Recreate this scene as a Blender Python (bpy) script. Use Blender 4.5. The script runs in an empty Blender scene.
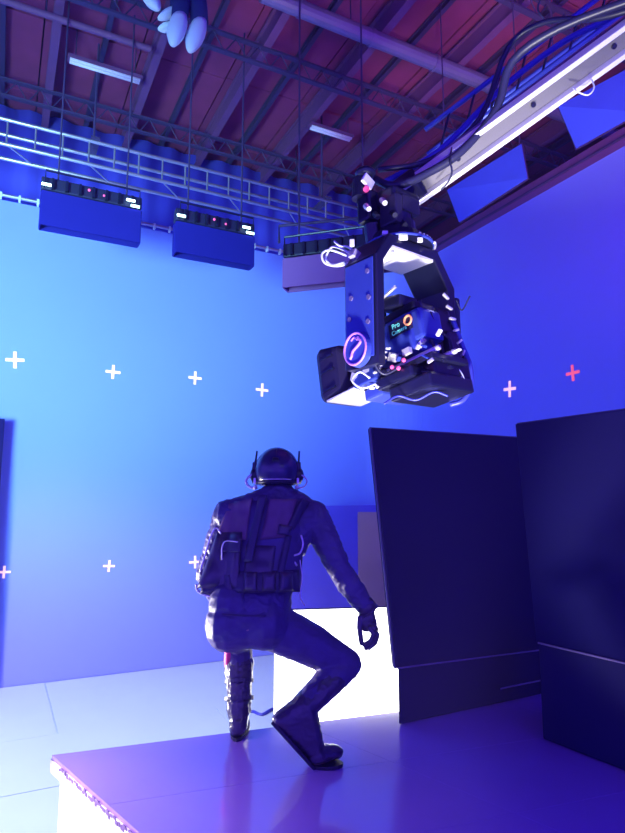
import bpy, bmesh, math, random
from mathutils import Vector, Matrix, noise
R = math.radians
random.seed(4)
sc = bpy.context.scene
COL = sc.collection

# ------------------------------------------------------------------ camera
EYE = 1.70
F = 610.0
ADDED_HAZE = .013
PITCH = R(8)
cd = bpy.data.cameras.new('camera'); cam = bpy.data.objects.new('camera', cd); COL.objects.link(cam)
cam.location = (0, 0, EYE); cam.rotation_euler = (R(90) + PITCH, 0, 0)
cd.sensor_fit = 'VERTICAL'; cd.sensor_height = 36.0; cd.lens = 36.0 * F / 833.0
cd.clip_start = 0.05; cd.clip_end = 200
sc.camera = cam
sc.view_settings.view_transform = 'Standard'; sc.view_settings.look = 'None'
sc.view_settings.exposure = 0.0; sc.view_settings.gamma = 1.0
sc.view_settings.use_curve_mapping = False

def ray(px, py):
    a = (px - 312.5) / F; b = -(py - 416.5) / F
    return Vector((a, math.cos(PITCH) - b * math.sin(PITCH), math.sin(PITCH) + b * math.cos(PITCH)))
def on_z(px, py, z):
    d = ray(px, py); return Vector((0, 0, EYE)) + d * ((z - EYE) / d.z)
def at(px, py, Y):
    d = ray(px, py); return Vector((0, 0, EYE)) + d * (Y / d.y)
def on_plane(px, py, p, n):
    d = ray(px, py); o = Vector((0, 0, EYE)); return o + d * ((p - o).dot(n) / d.dot(n))

# stage axes: a runs along the left wall, b along the right wall
TH = R(27)
A = Vector((math.cos(TH), math.sin(TH), 0)); B = Vector((-math.sin(TH), math.cos(TH), 0))
def ab(a, b, z=0): return A * a + B * b + Vector((0, 0, z))

# ------------------------------------------------------------------ world and lights
w = bpy.data.worlds.new('violet_fill'); sc.world = w; w.use_nodes = True
bg = w.node_tree.nodes['Background']; bg.inputs[0].default_value = (0.12, 0.055, 1.0, 1); bg.inputs[1].default_value = 2.0  # even violet fill, added to lift the dark tones as glare would

def area(name, loc, target, size, power, color, spread=180, sy=None):
    l = bpy.data.lights.new(name, 'AREA'); l.energy = power; l.color = color; l.size = size
    if sy: l.shape = 'RECTANGLE'; l.size_y = sy
    l.spread = R(spread)
    o = bpy.data.objects.new(name, l); COL.objects.link(o); o.location = loc
    o.rotation_euler = (Vector(target) - Vector(loc)).to_track_quat('-Z', 'Y').to_euler()
    return o
def spot(name, loc, target, power, color, angle, blend=.6, radius=.1):
    l = bpy.data.lights.new(name, 'SPOT'); l.energy = power; l.color = color
    l.spot_size = R(angle); l.spot_blend = blend; l.shadow_soft_size = radius
    o = bpy.data.objects.new(name, l); COL.objects.link(o); o.location = loc
    o.rotation_euler = (Vector(target) - Vector(loc)).to_track_quat('-Z', 'Y').to_euler()
    return o
spot('screen_wash_light', (-2.85, -.3, 1.9), (-2.4, 6.2, 3.75), 4600, (.32, .80, 1.0), 60, 1.0, .8)
spot('floor_wash_light', (-3.4, 1.8, 4.2), (-2.1, 4.7, 0), 1700, (.95, .90, 1.0), 60, .8, .3)
spot('white_side_lamp', (-2.3, 2.3, 1.3), (-1.0, 2.35, .1), 320, (1.0, .95, .95), 60, .7, .15)
spot('suit_rim_lamp', (-2.7, 4.1, .55), (-.25, 2.9, 1.2), 900, (1.0, .93, .98), 26, .5, .12)
spot('under_head_fill', (.25, 1.2, .62), (.42, 2.3, 2.6), 520, (1, .95, 1), 34, .6, .1)  # added spot that brightens the undersides of the camera head
spot('crane_fill', (.5, .3, .8), (1.1, 2.1, 3.0), 560, (1, .95, 1), 34, .6, .1)  # extra spot, added to whiten the crane arm from below
spot('ceiling_fill', (2.6, 1.2, 2.6), (3.0, 5.0, 6.2), 300, (1.0, .2, .8), 92, 1, .5)  # pink spot added to brighten the ceiling

# ------------------------------------------------------------------ materials
def mat(name, color, rough=.6, metal=0.0, emit=None, estr=0, var=.08, scale=6, bump=0.0, coat=0.0, spec=None):
    m = bpy.data.materials.new(name); m.use_nodes = True; nt = m.node_tree; b = nt.nodes['Principled BSDF']
    tc = nt.nodes.new('ShaderNodeTexCoord'); nz = nt.nodes.new('ShaderNodeTexNoise')
    nz.inputs['Scale'].default_value = scale; nz.inputs['Detail'].default_value = 5
    nt.links.new(tc.outputs['Object'], nz.inputs['Vector'])
    mx = nt.nodes.new('ShaderNodeMix'); mx.data_type = 'RGBA'
    nt.links.new(nz.outputs['Fac'], mx.inputs['Factor'])
    mx.inputs['A'].default_value = tuple(c * (1 - var) for c in color) + (1,)
    mx.inputs['B'].default_value = tuple(min(1, c * (1 + var)) for c in color) + (1,)
    nt.links.new(mx.outputs['Result'], b.inputs['Base Color'])
    b.inputs['Roughness'].default_value = rough; b.inputs['Metallic'].default_value = metal
    if spec is not None: b.inputs['Specular IOR Level'].default_value = spec
    if coat: b.inputs['Coat Weight'].default_value = coat; b.inputs['Coat Roughness'].default_value = .08
    if emit: b.inputs['Emission Color'].default_value = emit + (1,); b.inputs['Emission Strength'].default_value = estr
    if bump:
        bp = nt.nodes.new('ShaderNodeBump'); bp.inputs['Strength'].default_value = bump; bp.inputs['Distance'].default_value = .01
        nt.links.new(nz.outputs['Fac'], bp.inputs['Height']); nt.links.new(bp.outputs['Normal'], b.inputs['Normal'])
    return m
M = dict(
    screen=mat('blue_screen_paint', (.25, .30, .95), .9, var=.02, scale=2, spec=.1),
    drape=mat('blue_drape', (.13, .12, .98), .95, spec=.05),
    floorw=mat('pale_painted_ply', (.52, .66, .8), .6, var=.06, scale=3),
    deck=mat('glossy_deck_paint', (.38, .17, .82), .2, var=.10, scale=2.5, spec=.8, coat=.8),
    deckedge=mat('white_deck_edge', (.85, .8, .82), .7, var=.1, scale=9),
    chip=mat('chipped_tape', (.22, .12, .3), .8, var=.4, scale=30),
    flat=mat('navy_flat_cloth', (.005, .004, .075), .75, var=.12, scale=3, spec=.08),
    flatedge=mat('flat_frame_edge', (.10, .08, .22), .6),
    base=mat('black_trolley_case', (.007, .005, .075), .6, spec=.1),
    deckred=mat('red_brown_ceiling_board', (.27, .03, .13), .85, var=.25, scale=4),
    beam=mat('painted_steel_beam', (.17, .05, .17), .6, var=.15),
    darkroof=mat('dark_roof_steel', (.05, .025, .10), .7),
    duct=mat('galvanised_duct_and_lit_edge', (.26, .20, .38), .5, .5),
    tube=mat('pale_fluorescent_tube', (.7, .6, .8), .5, emit=(.45, .3, .9), estr=.1),
    truss=mat('aluminium_truss', (.55, .48, .6), .4, .8),
    black=mat('black_metal', (.012, .012, .045), .28, .3, var=.2, spec=.7),
    blackm=mat('matte_black_plastic', (.015, .012, .05), .5),
    bluem=mat('blue_anodised_plate', (.05, .08, .45), .35, .3),
    silver=mat('bare_silver_and_lit_edge', (.88, .84, .86), .3, .55),
    whitem=mat('white_and_lit_plate', (.92, .9, .92), .5),  # white parts, and undersides paled to look strongly lit
    rail=mat('polished_rail', (.95, .92, .95), .3, .3),
    cable=mat('black_rubber_cable', (.02, .02, .06), .4),
    bcable=mat('blue_rubber_cable', (.05, .06, .5), .4),
    wcable=mat('white_cable', (.8, .85, .9), .5),
    lampdot=mat('lit_lamp_window', (.6, .9, 1), .4, emit=(.6, .95, 1.0), estr=5),
    reddot=mat('red_indicator', (.8, .1, .3), .4, emit=(1, .1, .35), estr=.8),
    panel=mat('glowing_light_cloth', (1, 1, 1), .6, emit=(1.0, .95, .97), estr=4.5, var=0),
    cloth=mat('dark_blue_skirt_cloth', (.018, .014, .22), .9, spec=.05),
    mauve=mat('mauve_skirt_cloth', (.30, .12, .36), .9, spec=.1),
    bluebd=mat('bright_blue_board', (.08, .16, .9), .7),
    greybd=mat('grey_mauve_board', (.42, .30, .36), .8),
    tape=mat('peach_glow_tape', (1.0, .72, .62), .6, emit=(1, .55, .5), estr=.9),  # slight glow added so the crosses stay pink in blue light
    redtape=mat('orange_red_glow_tape', (1.0, .22, .22), .6, emit=(1, .1, .15), estr=.8),  # same added glow, keeps this cross red
    white=mat('white_fabric', (.75, .85, .85), .8),
    sleeve=mat('dark_sleeve', (.02, .02, .12), .9),
    suit=mat('dark_suit_fabric', (.07, .05, .18), .5, var=.35, scale=14, spec=.5),
    leather=mat('glossy_dark_leather', (.05, .035, .09), .28, var=.3, scale=20, spec=.7),
    shoul=mat('plum_quilted_yoke', (.17, .08, .17), .6, var=.25, scale=16),
    strap=mat('dark_webbing', (.04, .03, .10), .5),
    helmet=mat('gloss_helmet_shell', (.04, .035, .12), .18, spec=.8, var=.2),
    skin=mat('skin', (.5, .3, .25), .6),
    hair=mat('dark_hair', (.03, .02, .02), .7),
    red=mat('red_fabric_panel', (.75, .02, .22), .6),
    ring=mat('clear_plastic_tube', (.9, .9, .95), .25),
    cyan=mat('cyan_print_glow', (.2, .9, .8), .5, emit=(.2, .9, .8), estr=.25),  # lettering given a faint glow of its own
    orange=mat('orange_print_glow', (1, .35, .15), .5, emit=(1, .4, .2), estr=.3),  # printed ring, faintly glowing as well
    purple=mat('purple_print', (.55, .22, .8), .5),
)

# ------------------------------------------------------------------ mesh helpers
class MB:
    def __init__(s): s.bm = bmesh.new(); s.X = Matrix.Identity(4)
    def _place(s, vs, m):
        for v in vs: v.co = s.X @ (m @ v.co)
    def box(s, c, size, m=None, bev=0):
        r = bmesh.ops.create_cube(s.bm, size=1); vs = r['verts']
        for v in vs: v.co = Vector((v.co.x * size[0], v.co.y * size[1], v.co.z * size[2]))
        if bev:
            es = list({e for v in vs for e in v.link_edges})
            rr = bmesh.ops.bevel(s.bm, geom=es, offset=bev, segments=2, affect='EDGES', profile=.6)
            vs = list({v for f in rr['faces'] for v in f.verts} | {v for v in vs if v.is_valid})
        mm = Matrix.Translation(Vector(c)) @ (m.to_4x4() if m else Matrix.Identity(4))
        s._place(vs, mm); return s
    def cyl(s, p, q, r1, r2=None, seg=12, cap=True):
        p = Vector(p); q = Vector(q); d = q - p
        r = bmesh.ops.create_cone(s.bm, cap_ends=cap, segments=seg, radius1=r1, radius2=r1 if r2 is None else r2, depth=d.length)
        s._place(r['verts'], Matrix.Translation((p + q) / 2) @ d.to_track_quat('Z', 'Y').to_matrix().to_4x4()); return s
    def sph(s, c, r, sc=(1, 1, 1), m=None, u=14, v=10):
        rr = bmesh.ops.create_uvsphere(s.bm, u_segments=u, v_segments=v, radius=r)
        S = Matrix.Diagonal((*sc, 1)); s._place(rr['verts'], Matrix.Translation(Vector(c)) @ (m.to_4x4() if m else Matrix.Identity(4)) @ S); return s
    def tube(s, pts, r, seg=6, closed=False):
        pts = [Vector(p) for p in pts]; n = len(pts); rings = []; up = None
        for i, p in enumerate(pts):
            a = pts[(i - 1) % n] if (closed or i > 0) else p; b = pts[(i + 1) % n] if (closed or i < n - 1) else p
            t = (b - a).normalized()
            if up is None: up = t.orthogonal().normalized()
            up = (up - t * up.dot(t)).normalized(); x = t.cross(up)
            rings.append([s.bm.verts.new(s.X @ (p + (up * math.cos(k * 2 * math.pi / seg) + x * math.sin(k * 2 * math.pi / seg)) * r)) for k in range(seg)])
        for i in range(n if closed else n - 1):
            q = rings[(i + 1) % n]
            for k in range(seg): s.bm.faces.new((rings[i][k], rings[i][(k + 1) % seg], q[(k + 1) % seg], q[k]))
        if not closed: s.bm.faces.new(rings[0]); s.bm.faces.new(rings[-1][::-1])
        return s
    def prism(s, pts, ext):
        """polygon pts extruded by the vector ext"""
        ext = Vector(ext); a = [s.bm.verts.new(s.X @ Vector(p)) for p in pts]; b = [s.bm.verts.new(s.X @ (Vector(p) + ext)) for p in pts]
        n = len(pts); s.bm.faces.new(a); s.bm.faces.new(b[::-1])
        for i in range(n): s.bm.faces.new((a[i], b[i], b[(i + 1) % n], a[(i + 1) % n]))
        return s
    def build(s, name, m, parent=None, smooth=False, bevel=0):
        bmesh.ops.recalc_face_normals(s.bm, faces=s.bm.faces)
        me = bpy.data.meshes.new(name); s.bm.to_mesh(me); s.bm.free()
        me.materials.append(m if not isinstance(m, str) else M[m])
        if smooth: me.shade_smooth()
        o = bpy.data.objects.new(name, me); COL.objects.link(o)
        if parent is not None: o.parent = parent
        if bevel:
            b = o.modifiers.new('bevel', 'BEVEL'); b.width = bevel; b.segments = 2; b.limit_method = 'ANGLE'
        return o
def bez(pts, n=24):
    """smooth Catmull-Rom curve through pts"""
    P = [Vector(p) for p in pts]; P = [P[0] * 2 - P[1]] + P + [P[-1] * 2 - P[-2]]; out = []
    k = max(2, n // (len(P) - 3))
    for i in range(1, len(P) - 2):
        for j in range(k):
            t = j / k; a, b, c, d = P[i - 1:i + 3]
            out.append(.5 * ((2 * b) + (c - a) * t + (2 * a - 5 * b + 4 * c - d) * t * t + (3 * b - a - 3 * c + d) * t ** 3))
    out.append(P[-2]); return out
def tag(o, label=None, cat=None, group=None, kind=None):
    if label: o['label'] = label
    if cat: o['category'] = cat
    if group: o['group'] = group
    if kind: o['kind'] = kind
    return o
def thing(name, label, cat, loc=(0, 0, 0), rot=(0, 0, 0), group=None, kind=None):
    o = bpy.data.objects.new(name, None); COL.objects.link(o); o.empty_display_size = .1
    o.location = loc; o.rotation_euler = rot; return tag(o, label, cat, group, kind)
def setting(name, rot=(0, 0, 0), loc=(0, 0, 0)):
    o = bpy.data.objects.new(name, None); COL.objects.link(o); o.rotation_euler = rot; o.location = loc; o['kind'] = 'structure'; return o
def copy_part(o, parent, loc=None, rot=None, name=None):
    c = o.copy(); COL.objects.link(c); c.parent = parent
    if loc is not None: c.location = loc
    if rot is not None: c.rotation_euler = rot
    return c
def copy_tree(o, parent=None):
    c = o.copy(); COL.objects.link(c); c.parent = parent
    for ch in list(o.children): copy_tree(ch, c)
    return c

# ================================================================== SETTING
WB = 6.60                                   # left wall plane  b = WB
WTOP = EYE + 3.03
base_pt = ab(0, WB)
corner = on_plane(397, 480, base_pt, B); CA = corner.dot(A)          # a of the corner
WA = CA
# left wall with a rounded cove into the right wall is one screen; two named walls meet in the corner
m = MB(); m.box((CA - 6, WB + .06, WTOP / 2), (12.2, .12, WTOP)); wl = m.build('wall_left', 'screen'); wl.rotation_euler[2] = TH; tag(wl, kind='structure')
m = MB(); m.box((CA + .06, WB - 6 + .0, WTOP / 2), (.12, 12, WTOP)); wr = m.build('wall_right', 'screen'); wr.rotation_euler[2] = TH; tag(wr, kind='structure')
m = MB(); rc = .55
pr = [(CA - .002, WB - rc, 0)]
for k in range(13):
    t = k / 12 * math.pi / 2; pr.append((CA - rc + rc * math.cos(t), WB - rc + rc * math.sin(t), 0))
pr.append((CA - .002, WB - .002, 0)); m.prism(pr, (0, 0, WTOP - .01)); cv = m.build('wall_corner', 'screen', smooth=False); cv.rotation_euler[2] = TH; tag(cv, kind='structure')

# floor: slab and painted ply sheets
fl = MB(); fl.box((0, 3, -.03), (26, 26, .04)); fl = fl.build('floor', 'floorw'); tag(fl, kind='structure')
fr = setting('trim_1', (0, 0, TH))
rows = [(5.143, WB - .01), (4.232, 5.137), (3.0, 4.226), (1.78, 2.994), (.5, 1.774)]
seam = on_z(46, 686, 0).dot(A)
for ri, (b0, b1) in enumerate(rows):
    for k in range(-3, 4):
        a0 = seam + k * 2.44 + (.0 if ri == 0 else 1.22 if ri % 2 else .0); a1 = min(a0 + 2.434, CA)
        if a1 - a0 < .05: continue
        m = MB(); m.box(((a0 + a1) / 2, (b0 + b1) / 2, -.005 + random.uniform(-.0015, .0015)), (a1 - a0 - .004, b1 - b0, .012)); m.build('floor_board', 'floorw', fr)

# blue drape above and behind the left wall
m = MB(); n = 196; vs = []
for i in range(n):
    a = -9 + i * .07; y = 7.25 + .025 * math.sin(i * 1.35) + .02 * math.sin(i * .37)
    vs.append((m.bm.verts.new((a, y, 2.5)), m.bm.verts.new((a, y, 6.15))))
for i in range(n - 1): m.bm.faces.new((vs[i][0], vs[i + 1][0], vs[i + 1][1], vs[i][1]))
dr = m.build('stage_curtain', 'drape', smooth=True); dr.rotation_euler[2] = TH
so = dr.modifiers.new('thickness', 'SOLIDIFY'); so.thickness = .012
tag(dr, 'blue pleated curtain hanging behind the top of the left screen', 'curtain')

# ceiling --------------------------------------------------------------
ce = setting('ceiling', (0, 0, TH))
m = MB(); m.box((0, 0, .0), (.885, 1.185, .05)); proto = m.build('ceiling_panel', 'deckred', ce)
first = True
for i in range(-7, 14):
    for j in range(-1, 12):
        a = .1 + .9 * i + .45; b = .4 + 1.2 * j
        z = 6.27 + random.uniform(-.012, .012)
        if first: proto.location = (a, b, z); first = False
        else: copy_part(proto, ce, (a, b, z))
m = MB(); m.box((3, 6, 6.34), (24, 18, .05)); m.build('roof_deck', 'darkroof', ce)
# main beams along b: I section
def ibeam(mb, p, q, h, wd, t):
    p = Vector(p); q = Vector(q); c = (p + q) / 2; L = (q - p).length
    along_b = abs(q.y - p.y) > abs(q.x - p.x)
    S = (lambda x, z: (x, L, z)) if along_b else (lambda x, z: (L, x, z))
    mb.box(c + Vector((0, 0, h / 2)), S(wd, t)); mb.box(c - Vector((0, 0, h / 2)), S(wd, t)); mb.box(c, S(t, h))
for k, a in enumerate([-5.2, -4.3, -3.4, -2.5, -1.6, -.7, .2, 1.1, 2.0, 2.9, 3.8, 4.7, 5.6, 6.5, 7.4, 8.3, 9.2]):
    m = MB(); big = k % 1 == 0
    ibeam(m, (a, -1, 6.09), (a, 13.5, 6.09), .20, .075, .016); m.build('ceiling_beam', 'beam', ce)
    m = MB(); ibeam(m, (a + .45, -1, 6.20), (a + .45, 13.5, 6.20), .07, .045, .012); m.build('ceiling_joist', 'darkroof', ce)
for b in (1.8, 3.3, 4.9, 6.5, 8.1, 9.9, 11.6):       # open lattice cross girders along a
    m = MB(); z0, z1 = 5.80, 5.98
    m.box((2.5, b, z1), (19, .05, .02)); m.box((2.5, b, z0), (19, .05, .02))
    for k in range(84):
        a = -7 + k * .226; m.cyl((a, b, z0), (a + .113, b, z1), .006, seg=4); m.cyl((a + .113, b, z1), (a + .226, b, z0), .006, seg=4)
    m.build('lattice_girder', 'darkroof', ce)
# duct runs and fluorescent tubes
def hung_tube(name, label, cat, a0, a1, b, z, r, mt, group=None):
    t = thing(name, label, cat, ab((a0 + a1) / 2, b, z), (0, 0, TH), group)
    L = a1 - a0
    m = MB(); m.cyl((-L / 2, 0, 0), (L / 2, 0, 0), r, seg=14)
    for k in range(int(L / .8) + 1):
        x = -L / 2 + (k + .5) * L / (int(L / .8) + 1); m.cyl((x - .015, 0, 0), (x + .015, 0, 0), r * 1.12, seg=14)
    m.build('pipe', mt, t, smooth=False)
    for s in (-.35, .35): m = MB(); m.cyl((L * s, 0, r), (L * s, 0, 6.24 - z), .006, seg=5); m.build('hanger', 'darkroof', t)
    return t
hung_tube('ventilation_duct', 'long round galvanised duct running under the ceiling near the crane arm', 'duct', 1.7, 7.5, 4.28, 5.94, .07, 'duct')
hung_tube('ventilation_duct', 'thin dark pipe crossing the ceiling at upper left', 'duct', -5, 1.0, 5.3, 5.9, .03, 'beam')
def fluoro(label, a0, a1, b, z):
    t = thing('fluorescent_light', label, 'ceiling light', ab((a0 + a1) / 2, b, z), (0, 0, TH), 'fluorescent lights under the ceiling')
    L = a1 - a0
    m = MB(); m.box((0, 0, .03), (L, .09, .03)); m.build('housing', 'beam', t)
    for s in (-.022, .022): m = MB(); m.cyl((-L / 2 + .02, s, 0), (L / 2 - .02, s, 0), .016, seg=8); m.build('light_tube', 'tube', t, smooth=True)
    for s in (-.4, .4): m = MB(); m.cyl((L * s, 0, .04), (L * s, 0, 6.24 - z), .005, seg=5); m.build('hanger', 'darkroof', t)
fluoro('pale long fluorescent light under the ceiling at upper left', .32, 1.02, 5.8, 5.9)
fluoro('pale fluorescent light above the middle of the long truss', 2.86, 3.42, 5.69, 5.9)
m = MB(); m.box((4, 15.3, 3.1), (26, .1, 6.4)); wb = m.build('wall_back', 'darkroof'); wb.rotation_euler[2] = TH; tag(wb, kind='structure')
m = MB(); m.box((12.6, 6, 3.1), (.1, 20, 6.4)); wb = m.build('wall_far_right', 'darkroof'); wb.rotation_euler[2] = TH; tag(wb, kind='structure')

# rails along the tops of the screens
t = thing('screen_rail', 'pale metal rail tied along the top edge of the left screen', 'rail', (0, 0, 0), (0, 0, TH))
m = MB(); m.cyl((-7, WB - .05, WTOP + .03), (CA - .3, WB - .05, WTOP + .03), .018, seg=8); m.build('pipe', 'truss', t)
m = MB()
for k in range(60):
    a = CA - .35 - k * .17; m.box((a, WB - .05, WTOP + .02), (.02, .05, .06))
tag(m.build('tie', 'wcable', t), kind='stuff')

# ------------------------------------------------------------------ long lighting truss
tp0 = at(0, 118, 5.0); TB = tp0.dot(B); TZ = tp0.z; TH_ = .0
tl = at(23, 145, 5.0)
t = thing('lighting_truss', 'long horizontal aluminium box truss above the left screen', 'truss', ab(0, TB, TZ), (0, 0, TH))
hh = .235; dd = .26
for y in (0, dd):
    for z in (0, -hh):
        m = MB(); m.cyl((-3, y, z), (4.3, y, z), .018, seg=10); m.build('chord', 'truss', t, smooth=True)
mr = None
for k in range(31):
    a = -2.9 + k * .23
    if mr is None:
        m = MB(); m.cyl((0, 0, 0), (0, 0, -hh), .009, seg=6); mr = m.build('rung', 'truss', t); mr.location = (a, 0, 0)
        m = MB(); m.cyl((0, 0, 0), (.23, dd, 0), .008, seg=6); mq = m.build('brace', 'truss', t); mq.location = (a, 0, -hh)
        m = MB(); m.cyl((0, 0, 0), (0, 0, -hh), .009, seg=6); mz = m.build('rung', 'truss', t); mz.location = (a + .1, dd, 0)
    else:
        copy_part(mr, t, (a, 0, 0)); (copy_part(mq, t, (a, 0, -hh)) if k % 3 == 0 else None)
for a in (-1.9, .6, 3.1):
    m = MB(); m.cyl((a, dd / 2, 0), (a, dd / 2, 6.2 - TZ), .012, seg=6); m.box((a, dd / 2, .02), (.08, .34, .03)); m.build('hanger', 'darkroof', t)

# ------------------------------------------------------------------ hanging light boxes
def light_box(label, p, wdt, hgt, dep, yaw, skirt='cloth', dots=True, frame=False):
    """p: top left front corner; local x along the box, y away, z up"""
    t = thing('hanging_light_box', label, 'stage light', p, (0, 0, yaw), 'skirted light boxes hung from the grid')
    th = .012
    m = MB(); m.box((wdt / 2, 0, -hgt / 2), (wdt, th, hgt)); m.box((wdt / 2, dep, -hgt / 2), (wdt, th, hgt))
    m.box((0, dep / 2, -hgt / 2), (th, dep - th, hgt)); m.box((wdt, dep / 2, -hgt / 2), (th, dep - th, hgt)); m.build('skirt', skirt, t)
    m = MB(); m.box((wdt / 2, dep / 2, .075), (wdt * 1.02, dep * .8, .11), bev=.012); m.build('lamp_housing', 'blackm', t)
    m = MB()
    for k in range(7): pass
    for k in range(7):
        m = MB(); m.box((wdt * (.1 + .133 * k), -.005, .07), (.02, .03, .09)); m.build('cooling_fin', 'black', t)
    m = MB()
    m.tube([(0.02, -.02, .02), (.02, -.02, .17), (wdt - .02, -.02, .17), (wdt - .02, -.02, .02)], .009); m.build('yoke', 'black', t)
    if dots:
        for (x, z) in ((.03, .045), (wdt * .88, .065), (wdt * .93, .02)):
            m = MB(); m.box((x, -.025, z), (.075, .01, .022), bev=.004); tag(m.build('lit_window', 'lampdot', t), 'glowing cyan white slot')
        m = MB(); m.sph((wdt * .45, -.035, .07), .012); m.sph((wdt * .6, -.035, .05), .010); tag(m.build('indicator', 'reddot', t), 'small red indicator')
    for x in (.15, .85):
        m = MB(); m.cyl((wdt * x, dep / 2, .12), (wdt * x, dep / 2, 6.15 - p.z), .008, seg=6); m.build('hanging_cable', 'darkroof', t)
    return t
light_box('dark light box hung by the left end of the truss, leftmost of the row', at(42, 190, 4.7), .80, .295, .12, TH)
light_box('dark light box hung second from the left, between its two neighbours', at(177, 221, 4.95), .71, .275, .12, TH)
light_box('mauve skirted light box hung behind the camera head cables', at(283, 259, 4.6), .75, .235, .12, R(-17), 'mauve', False)
t = thing('hanging_pipe', 'thin dark pipe frame hung above the mauve light box', 'pipe', (0, 0, 0))
m = MB(); m.tube([at(279, 243, 4.9), at(279, 226, 4.9), at(360, 218, 4.7)], .012, 6); m.cyl(at(300, 224, 4.85), on_z(296, 150, 6.1), .006, seg=5); m.build('bent_pipe', 'darkroof', t)

def board(name, label, cat, quad, th, mt, away=Vector((0, 1, 0)), group=None, parts=None):
    q = [Vector(v) for v in quad]; c = sum(q, Vector()) / 4
    t = thing(name, label, cat, c, group=group)
    m = MB(); m.prism([v - c for v in q], away * th); m.build('board', mt, t)
    nrm = away
    m = MB(); m.tube([v - c + away * (th + .012) for v in q], .012, 6, True); m.build('frame', 'darkroof', t)
    if parts: parts(t, c, q)
    return t
def cords(t, c, q):
    for i in (0, 1):
        m = MB(); p = q[i] - c; m.cyl(p + Vector((0, .03, 0)), Vector((p.x, p.y + .03, 6.15 - c.z)), .006, seg=5); m.build('hanging_cable', 'darkroof', t)
AW = Vector((.45, .75, .35)).normalized()
board('hanging_blue_board', 'bright blue board hung under the crane arm, nearer the camera head', 'board',
      [at(447, 190, 4.9), at(521, 144, 4.4), at(527, 178, 4.25), at(459, 222, 4.75)], .03, 'bluebd', AW, 'blue boards hung over the right screen', cords)
board('hanging_blue_board', 'bright blue board hung over the right screen at the right edge', 'board',
      [at(558, 106, 4.3), at(640, 62, 3.9), at(640, 112, 3.8), at(576, 148, 4.2)], .03, 'bluebd', AW, 'blue boards hung over the right screen', cords)
# dark strip frame on top of the right screen
t = thing('screen_rail', 'dark timber rail along the top edge of the right screen', 'rail', (0, 0, 0), (0, 0, TH))
m = MB(); m.box((CA - .02, WB - 4, WTOP + .05), (.16, 8, .1)); m.build('timber', 'beam', t)
m = MB(); m.cyl((CA - .1, WB - 8, WTOP + .02), (CA - .1, WB - .2, WTOP + .02), .015, seg=6); m.build('pipe', 'darkroof', t)

# ------------------------------------------------------------------ tracking crosses
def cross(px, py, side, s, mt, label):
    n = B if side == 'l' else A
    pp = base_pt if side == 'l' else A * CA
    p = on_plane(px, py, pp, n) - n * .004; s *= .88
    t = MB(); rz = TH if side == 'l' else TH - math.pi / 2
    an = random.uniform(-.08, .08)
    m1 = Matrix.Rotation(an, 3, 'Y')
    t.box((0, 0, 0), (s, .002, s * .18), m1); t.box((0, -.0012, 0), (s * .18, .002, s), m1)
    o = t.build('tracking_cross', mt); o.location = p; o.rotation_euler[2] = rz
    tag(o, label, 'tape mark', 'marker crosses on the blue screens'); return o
cs = [(15, 360, .19, 'leftmost peach marker cross in the upper row on the left screen'),
      (113, 372, .17, 'second peach marker cross from the left in the upper row'),
      (195, 378, .17, 'peach marker cross in the upper row, just above and left of the actor'),
      (262, 390, .18, 'peach marker cross directly above the actor helmet'),
      (4, 572, .13, 'peach marker cross at the left picture edge, lower row'),
      (109, 566, .13, 'peach marker cross in the middle of the lower row'),
      (195, 562, .15, 'peach marker cross half behind the actor left side')]
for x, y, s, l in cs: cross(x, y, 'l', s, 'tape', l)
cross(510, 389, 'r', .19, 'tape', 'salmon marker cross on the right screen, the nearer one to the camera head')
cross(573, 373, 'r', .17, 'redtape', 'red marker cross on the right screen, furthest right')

# ------------------------------------------------------------------ platform
DZ = .55
P0 = on_z(52, 755, DZ); P1 = on_z(395, 712, DZ); P2 = on_z(140, 833, DZ)
e1 = (P1 - P0).normalized(); e2 = (P2 - P0).normalized()
far = P0 + e1 * 5.6
def xy(v, z): return Vector((v.x, v.y, z))
plt_ = thing('stage_platform', 'low wide stage platform with glossy violet top and white edge', 'platform', xy(P0, 0))
L2 = 3.0; nrow = 4
def pp(u, v, z): return P0 + e1 * u + e2 * v + Vector((0, 0, z - DZ)) - xy(P0, 0)
vs = [0, .62, 1.24, 1.86, 2.48]
s1 = on_z(342, 745, DZ) - P0
for i in range(4):
    for j in range(3):
        v0, v1 = i * .62 + (.002 if i else 0), (i + 1) * .62; u0, u1 = j * 1.2 + (.002 if j else 0), (j + 1) * 1.2
        m = MB(); m.prism([pp(u0, v0, DZ), pp(u1, v0, DZ), pp(u1, v1, DZ), pp(u0, v1, DZ)], (0, 0, -.018))
        m.build('deck_board', 'deck', plt_)
# edge: lip of two plies, recessed side face, posts
m = MB(); m.prism([pp(-.004, -.004, DZ - .018), pp(-.004, 2.48, DZ - .018), pp(.03, 2.48, DZ - .018), pp(.03, -.004, DZ - .018)], (0, 0, -.055)); m.build('edge_lip', 'deckedge', plt_)
m = MB(); m.prism([pp(-.004, -.004, DZ - .018), pp(3.6, -.004, DZ - .018), pp(3.6, .03, DZ - .018), pp(-.004, .03, DZ - .018)], (0, 0, -.055)); m.build('edge_lip', 'deckedge', plt_)
m = MB(); m.prism([pp(.03, .03, DZ - .06), pp(.03, 2.46, DZ - .06), pp(3.58, 2.46, DZ - .06), pp(3.58, .03, DZ - .06)], (0, 0, -(DZ - .07))); m.build('side_boards', 'deckedge', plt_)
m = MB(); random.seed(7)
for k in range(46):
    v = .12 + k * .022 + random.uniform(-.008, .008); hgt = random.uniform(.006, .02)
    c = pp(-.005, v, DZ - .020 - random.uniform(0, .012)); m.box(c, (.004, random.uniform(.012, .03), hgt), Matrix.Rotation(math.atan2(e2.y, e2.x) - math.pi / 2, 3, 'Z'))
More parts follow.
